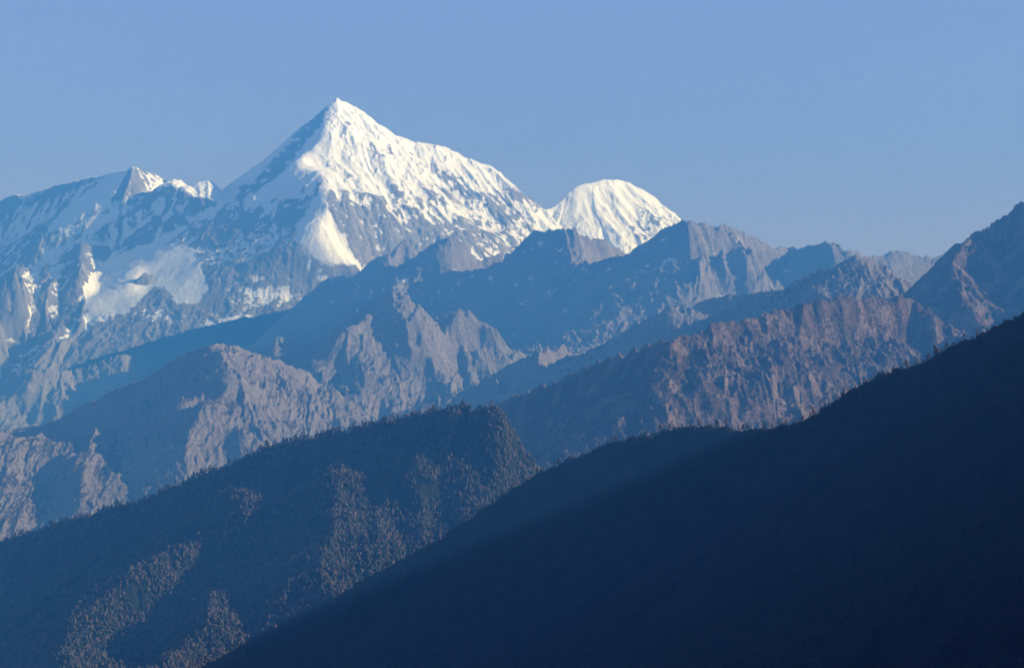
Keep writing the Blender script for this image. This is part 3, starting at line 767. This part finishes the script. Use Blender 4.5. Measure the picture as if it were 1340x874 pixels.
def crest_points(layer, pxs, ahead):
    L = LAYERS[layer]; out = []
    for px in pxs:
        j = int(np.argmin(np.abs(L['PX'][0] - px)))
        i = int(np.argmin(L['PY'][:, j])); i = max(0, i - ahead())
        out.append((float(L['x'][i, j]), float(L['y'][i, j]), float(L['H'][i, j])))
    return out
px = 2.0; pxs = []
while px < 652: pxs.append(px); px += rnd.uniform(1.6, 4.9)
for p in crest_points('forest_hill', pxs[:190], lambda: rnd.choice((0, 0, 0, 1, 1, 2))):
    k = 'conifer' if rnd.random() < 0.45 else 'broadleaf'
    plant_tree(p, rnd.triangular(7, 24, 11), rnd.uniform(.8, 1.25), k, 'conifer' if k == 'conifer' else 'tree',
               'dark pointed conifer on the skyline of the forested middle ridge' if k == 'conifer' else 'dark round-headed tree on the skyline of the forested middle ridge',
               'conifers on the skyline of the middle ridge' if k == 'conifer' else 'round-headed trees on the skyline of the middle ridge')
px = 362.0; pxs = []
while px < 1335: pxs.append(px); px += rnd.uniform(3.0, 15.0)
for p in crest_points('hillside', pxs[:110], lambda: rnd.choice((0, 0, 1))):
    k = 'conifer' if rnd.random() < 0.4 else 'broadleaf'
    plant_tree(p, rnd.triangular(4, 17, 7), rnd.uniform(.8, 1.3), k, 'conifer' if k == 'conifer' else 'tree',
               'small dark conifer on the edge of the near shaded hillside' if k == 'conifer' else 'small dark bushy tree on the edge of the near shaded hillside',
               'conifers on the near hillside edge' if k == 'conifer' else 'bushy trees on the near hillside edge')

def scatter(name, label, layer, n, h0, h1, mat, box, seed, lowpoly=False, clump=120.0, keep=0.0):
    """woodland too dense to count, as one mesh standing on the land"""
    L = LAYERS[layer]; r = np.random.default_rng(seed)
    PXl, PYl = L['PX'], L['PY']
    fall = L['gd']                                        # faces that can be seen
    ok = (PXl > box[0]) & (PXl < box[1]) & (PYl < box[2]) & (fall > -0.1)
    dens = fbm(L['x'] / clump, L['y'] / clump, 4, seed) + keep
    ok &= dens > -0.15
    # not in view if something of the same hill stands before it
    elev = -L['PY']; run = np.maximum.accumulate(elev, axis=0)
    ok &= elev >= run - 1.5
    ii, jj = np.nonzero(ok)
    w_ = (L['D'][ii, jj] * np.sqrt(1 + L['gd'][ii, jj] ** 2)); w_ /= w_.sum()
    pick = r.choice(len(ii), n, p=w_)
    ii, jj = ii[pick], jj[pick]
    pos = np.stack([L['x'][ii, jj], L['y'][ii, jj], L['H'][ii, jj]], -1) + np.concatenate([r.uniform(-3, 3, (n, 2)), np.zeros((n, 1))], 1)
    rr = random.Random(seed)
    vars_ = [crown_shape(k, rr, False) for k in ('conifer', 'broadleaf', 'broadleaf', 'conifer', 'broadleaf')]
    if lowpoly: vars_ = [crown_shape('broadleaf', rr, False) for _ in range(4)]
    which = r.integers(0, len(vars_), n)
    hs = r.triangular(h0, (h0 * 1.6 + h1) / 2.6, h1, n); wd = r.uniform(.9, 1.4, n); th = r.uniform(0, 6.28, n)
    Vs, Ls, St, tot = [], [], [], []
    vo = 0
    for k, (V, Fc) in enumerate(vars_):
        V = np.array(V); m = which == k; c = int(m.sum())
        if lowpoly: V[:, 2] = V[:, 2] * 0.9 - 0.2
        ct, st_ = np.cos(th[m])[:, None], np.sin(th[m])[:, None]
        X = (V[:, 0] * ct - V[:, 1] * st_) * (hs[m] * wd[m])[:, None] + pos[m][:, 0:1]
        Y = (V[:, 0] * st_ + V[:, 1] * ct) * (hs[m] * wd[m])[:, None] + pos[m][:, 1:2]
        Z = V[:, 2] * hs[m][:, None] + pos[m][:, 2:3] - 0.5
        Vs.append(np.stack([X, Y, Z], -1).reshape(-1, 3))
        tri = []
        for f in Fc:
            tri.append(f[:3])
            if len(f) == 4: tri.append((f[0], f[2], f[3]))
        tri = np.array(tri)
        Ls.append((tri[None] + (vo + np.arange(c) * len(V))[:, None, None]).reshape(-1))
        vo += c * len(V)
    Vs = np.concatenate(Vs).astype(np.float32); Ls = np.concatenate(Ls).astype(np.int32)
    me = bpy.data.meshes.new(name)
    me.vertices.add(len(Vs)); me.vertices.foreach_set('co', Vs.ravel())
    me.loops.add(len(Ls)); me.loops.foreach_set('vertex_index', Ls)
    me.polygons.add(len(Ls) // 3); me.polygons.foreach_set('loop_start', np.arange(0, len(Ls), 3, dtype=np.int32))
    me.update(); me.materials.append(mat)
    o = bpy.data.objects.new(name, me); C.objects.link(o)
    o['kind'] = 'stuff'; o['label'] = label
scatter('forest', 'dense dark woodland covering the middle ridge', 'forest_hill', 46000, 4, 20, M_leaf, (-60, 760, 900), 11, keep=0.12)
scatter('shrubs', 'shrubs and small trees covering the near shaded hillside', 'hillside', 42000, 2.5, 9, M_shrub, (320, 1380, 900), 12, True, keep=0.4)
scatter('scrub', 'patchy scrub on the tawny ridge', 'hill', 30000, 4, 11, M_scrub, (640, 1230, 640), 13, True, 90.0)

# ------------------------------------------------------------------ the blue air between the ranges
def haze():
    me = bpy.data.meshes.new('haze')
    x0, x1, y0, y1, z0, z1 = -15500, 15500, -3000, 23500, BASE - 60, 4500
    v = [(x, y, z) for z in (z0, z1) for y in (y0, y1) for x in (x0, x1)]
    me.from_pydata(v, [], [(0, 2, 3, 1), (4, 5, 7, 6), (0, 1, 5, 4), (2, 6, 7, 3), (0, 4, 6, 2), (1, 3, 7, 5)])
    m = bpy.data.materials.new('haze'); m.use_nodes = True
    n = m.node_tree; n.nodes.remove(n.nodes['Principled BSDF'])
    pv = n.nodes.new('ShaderNodeVolumePrincipled')
    pv.inputs['Color'].default_value = (*HAZE_COLOR, 1)
    pv.inputs['Absorption Color'].default_value = (0.32, 0.32, 0.32, 1)
    pv.inputs['Density'].default_value = HAZE_DENSITY
    pv.inputs['Anisotropy'].default_value = 0.0
    n.links.new(pv.outputs[0], n.nodes['Material Output'].inputs['Volume'])
    me.materials.append(m)
    o = bpy.data.objects.new('haze', me); C.objects.link(o)
    o['kind'] = 'stuff'; o['label'] = 'blue air between the mountains'
haze()
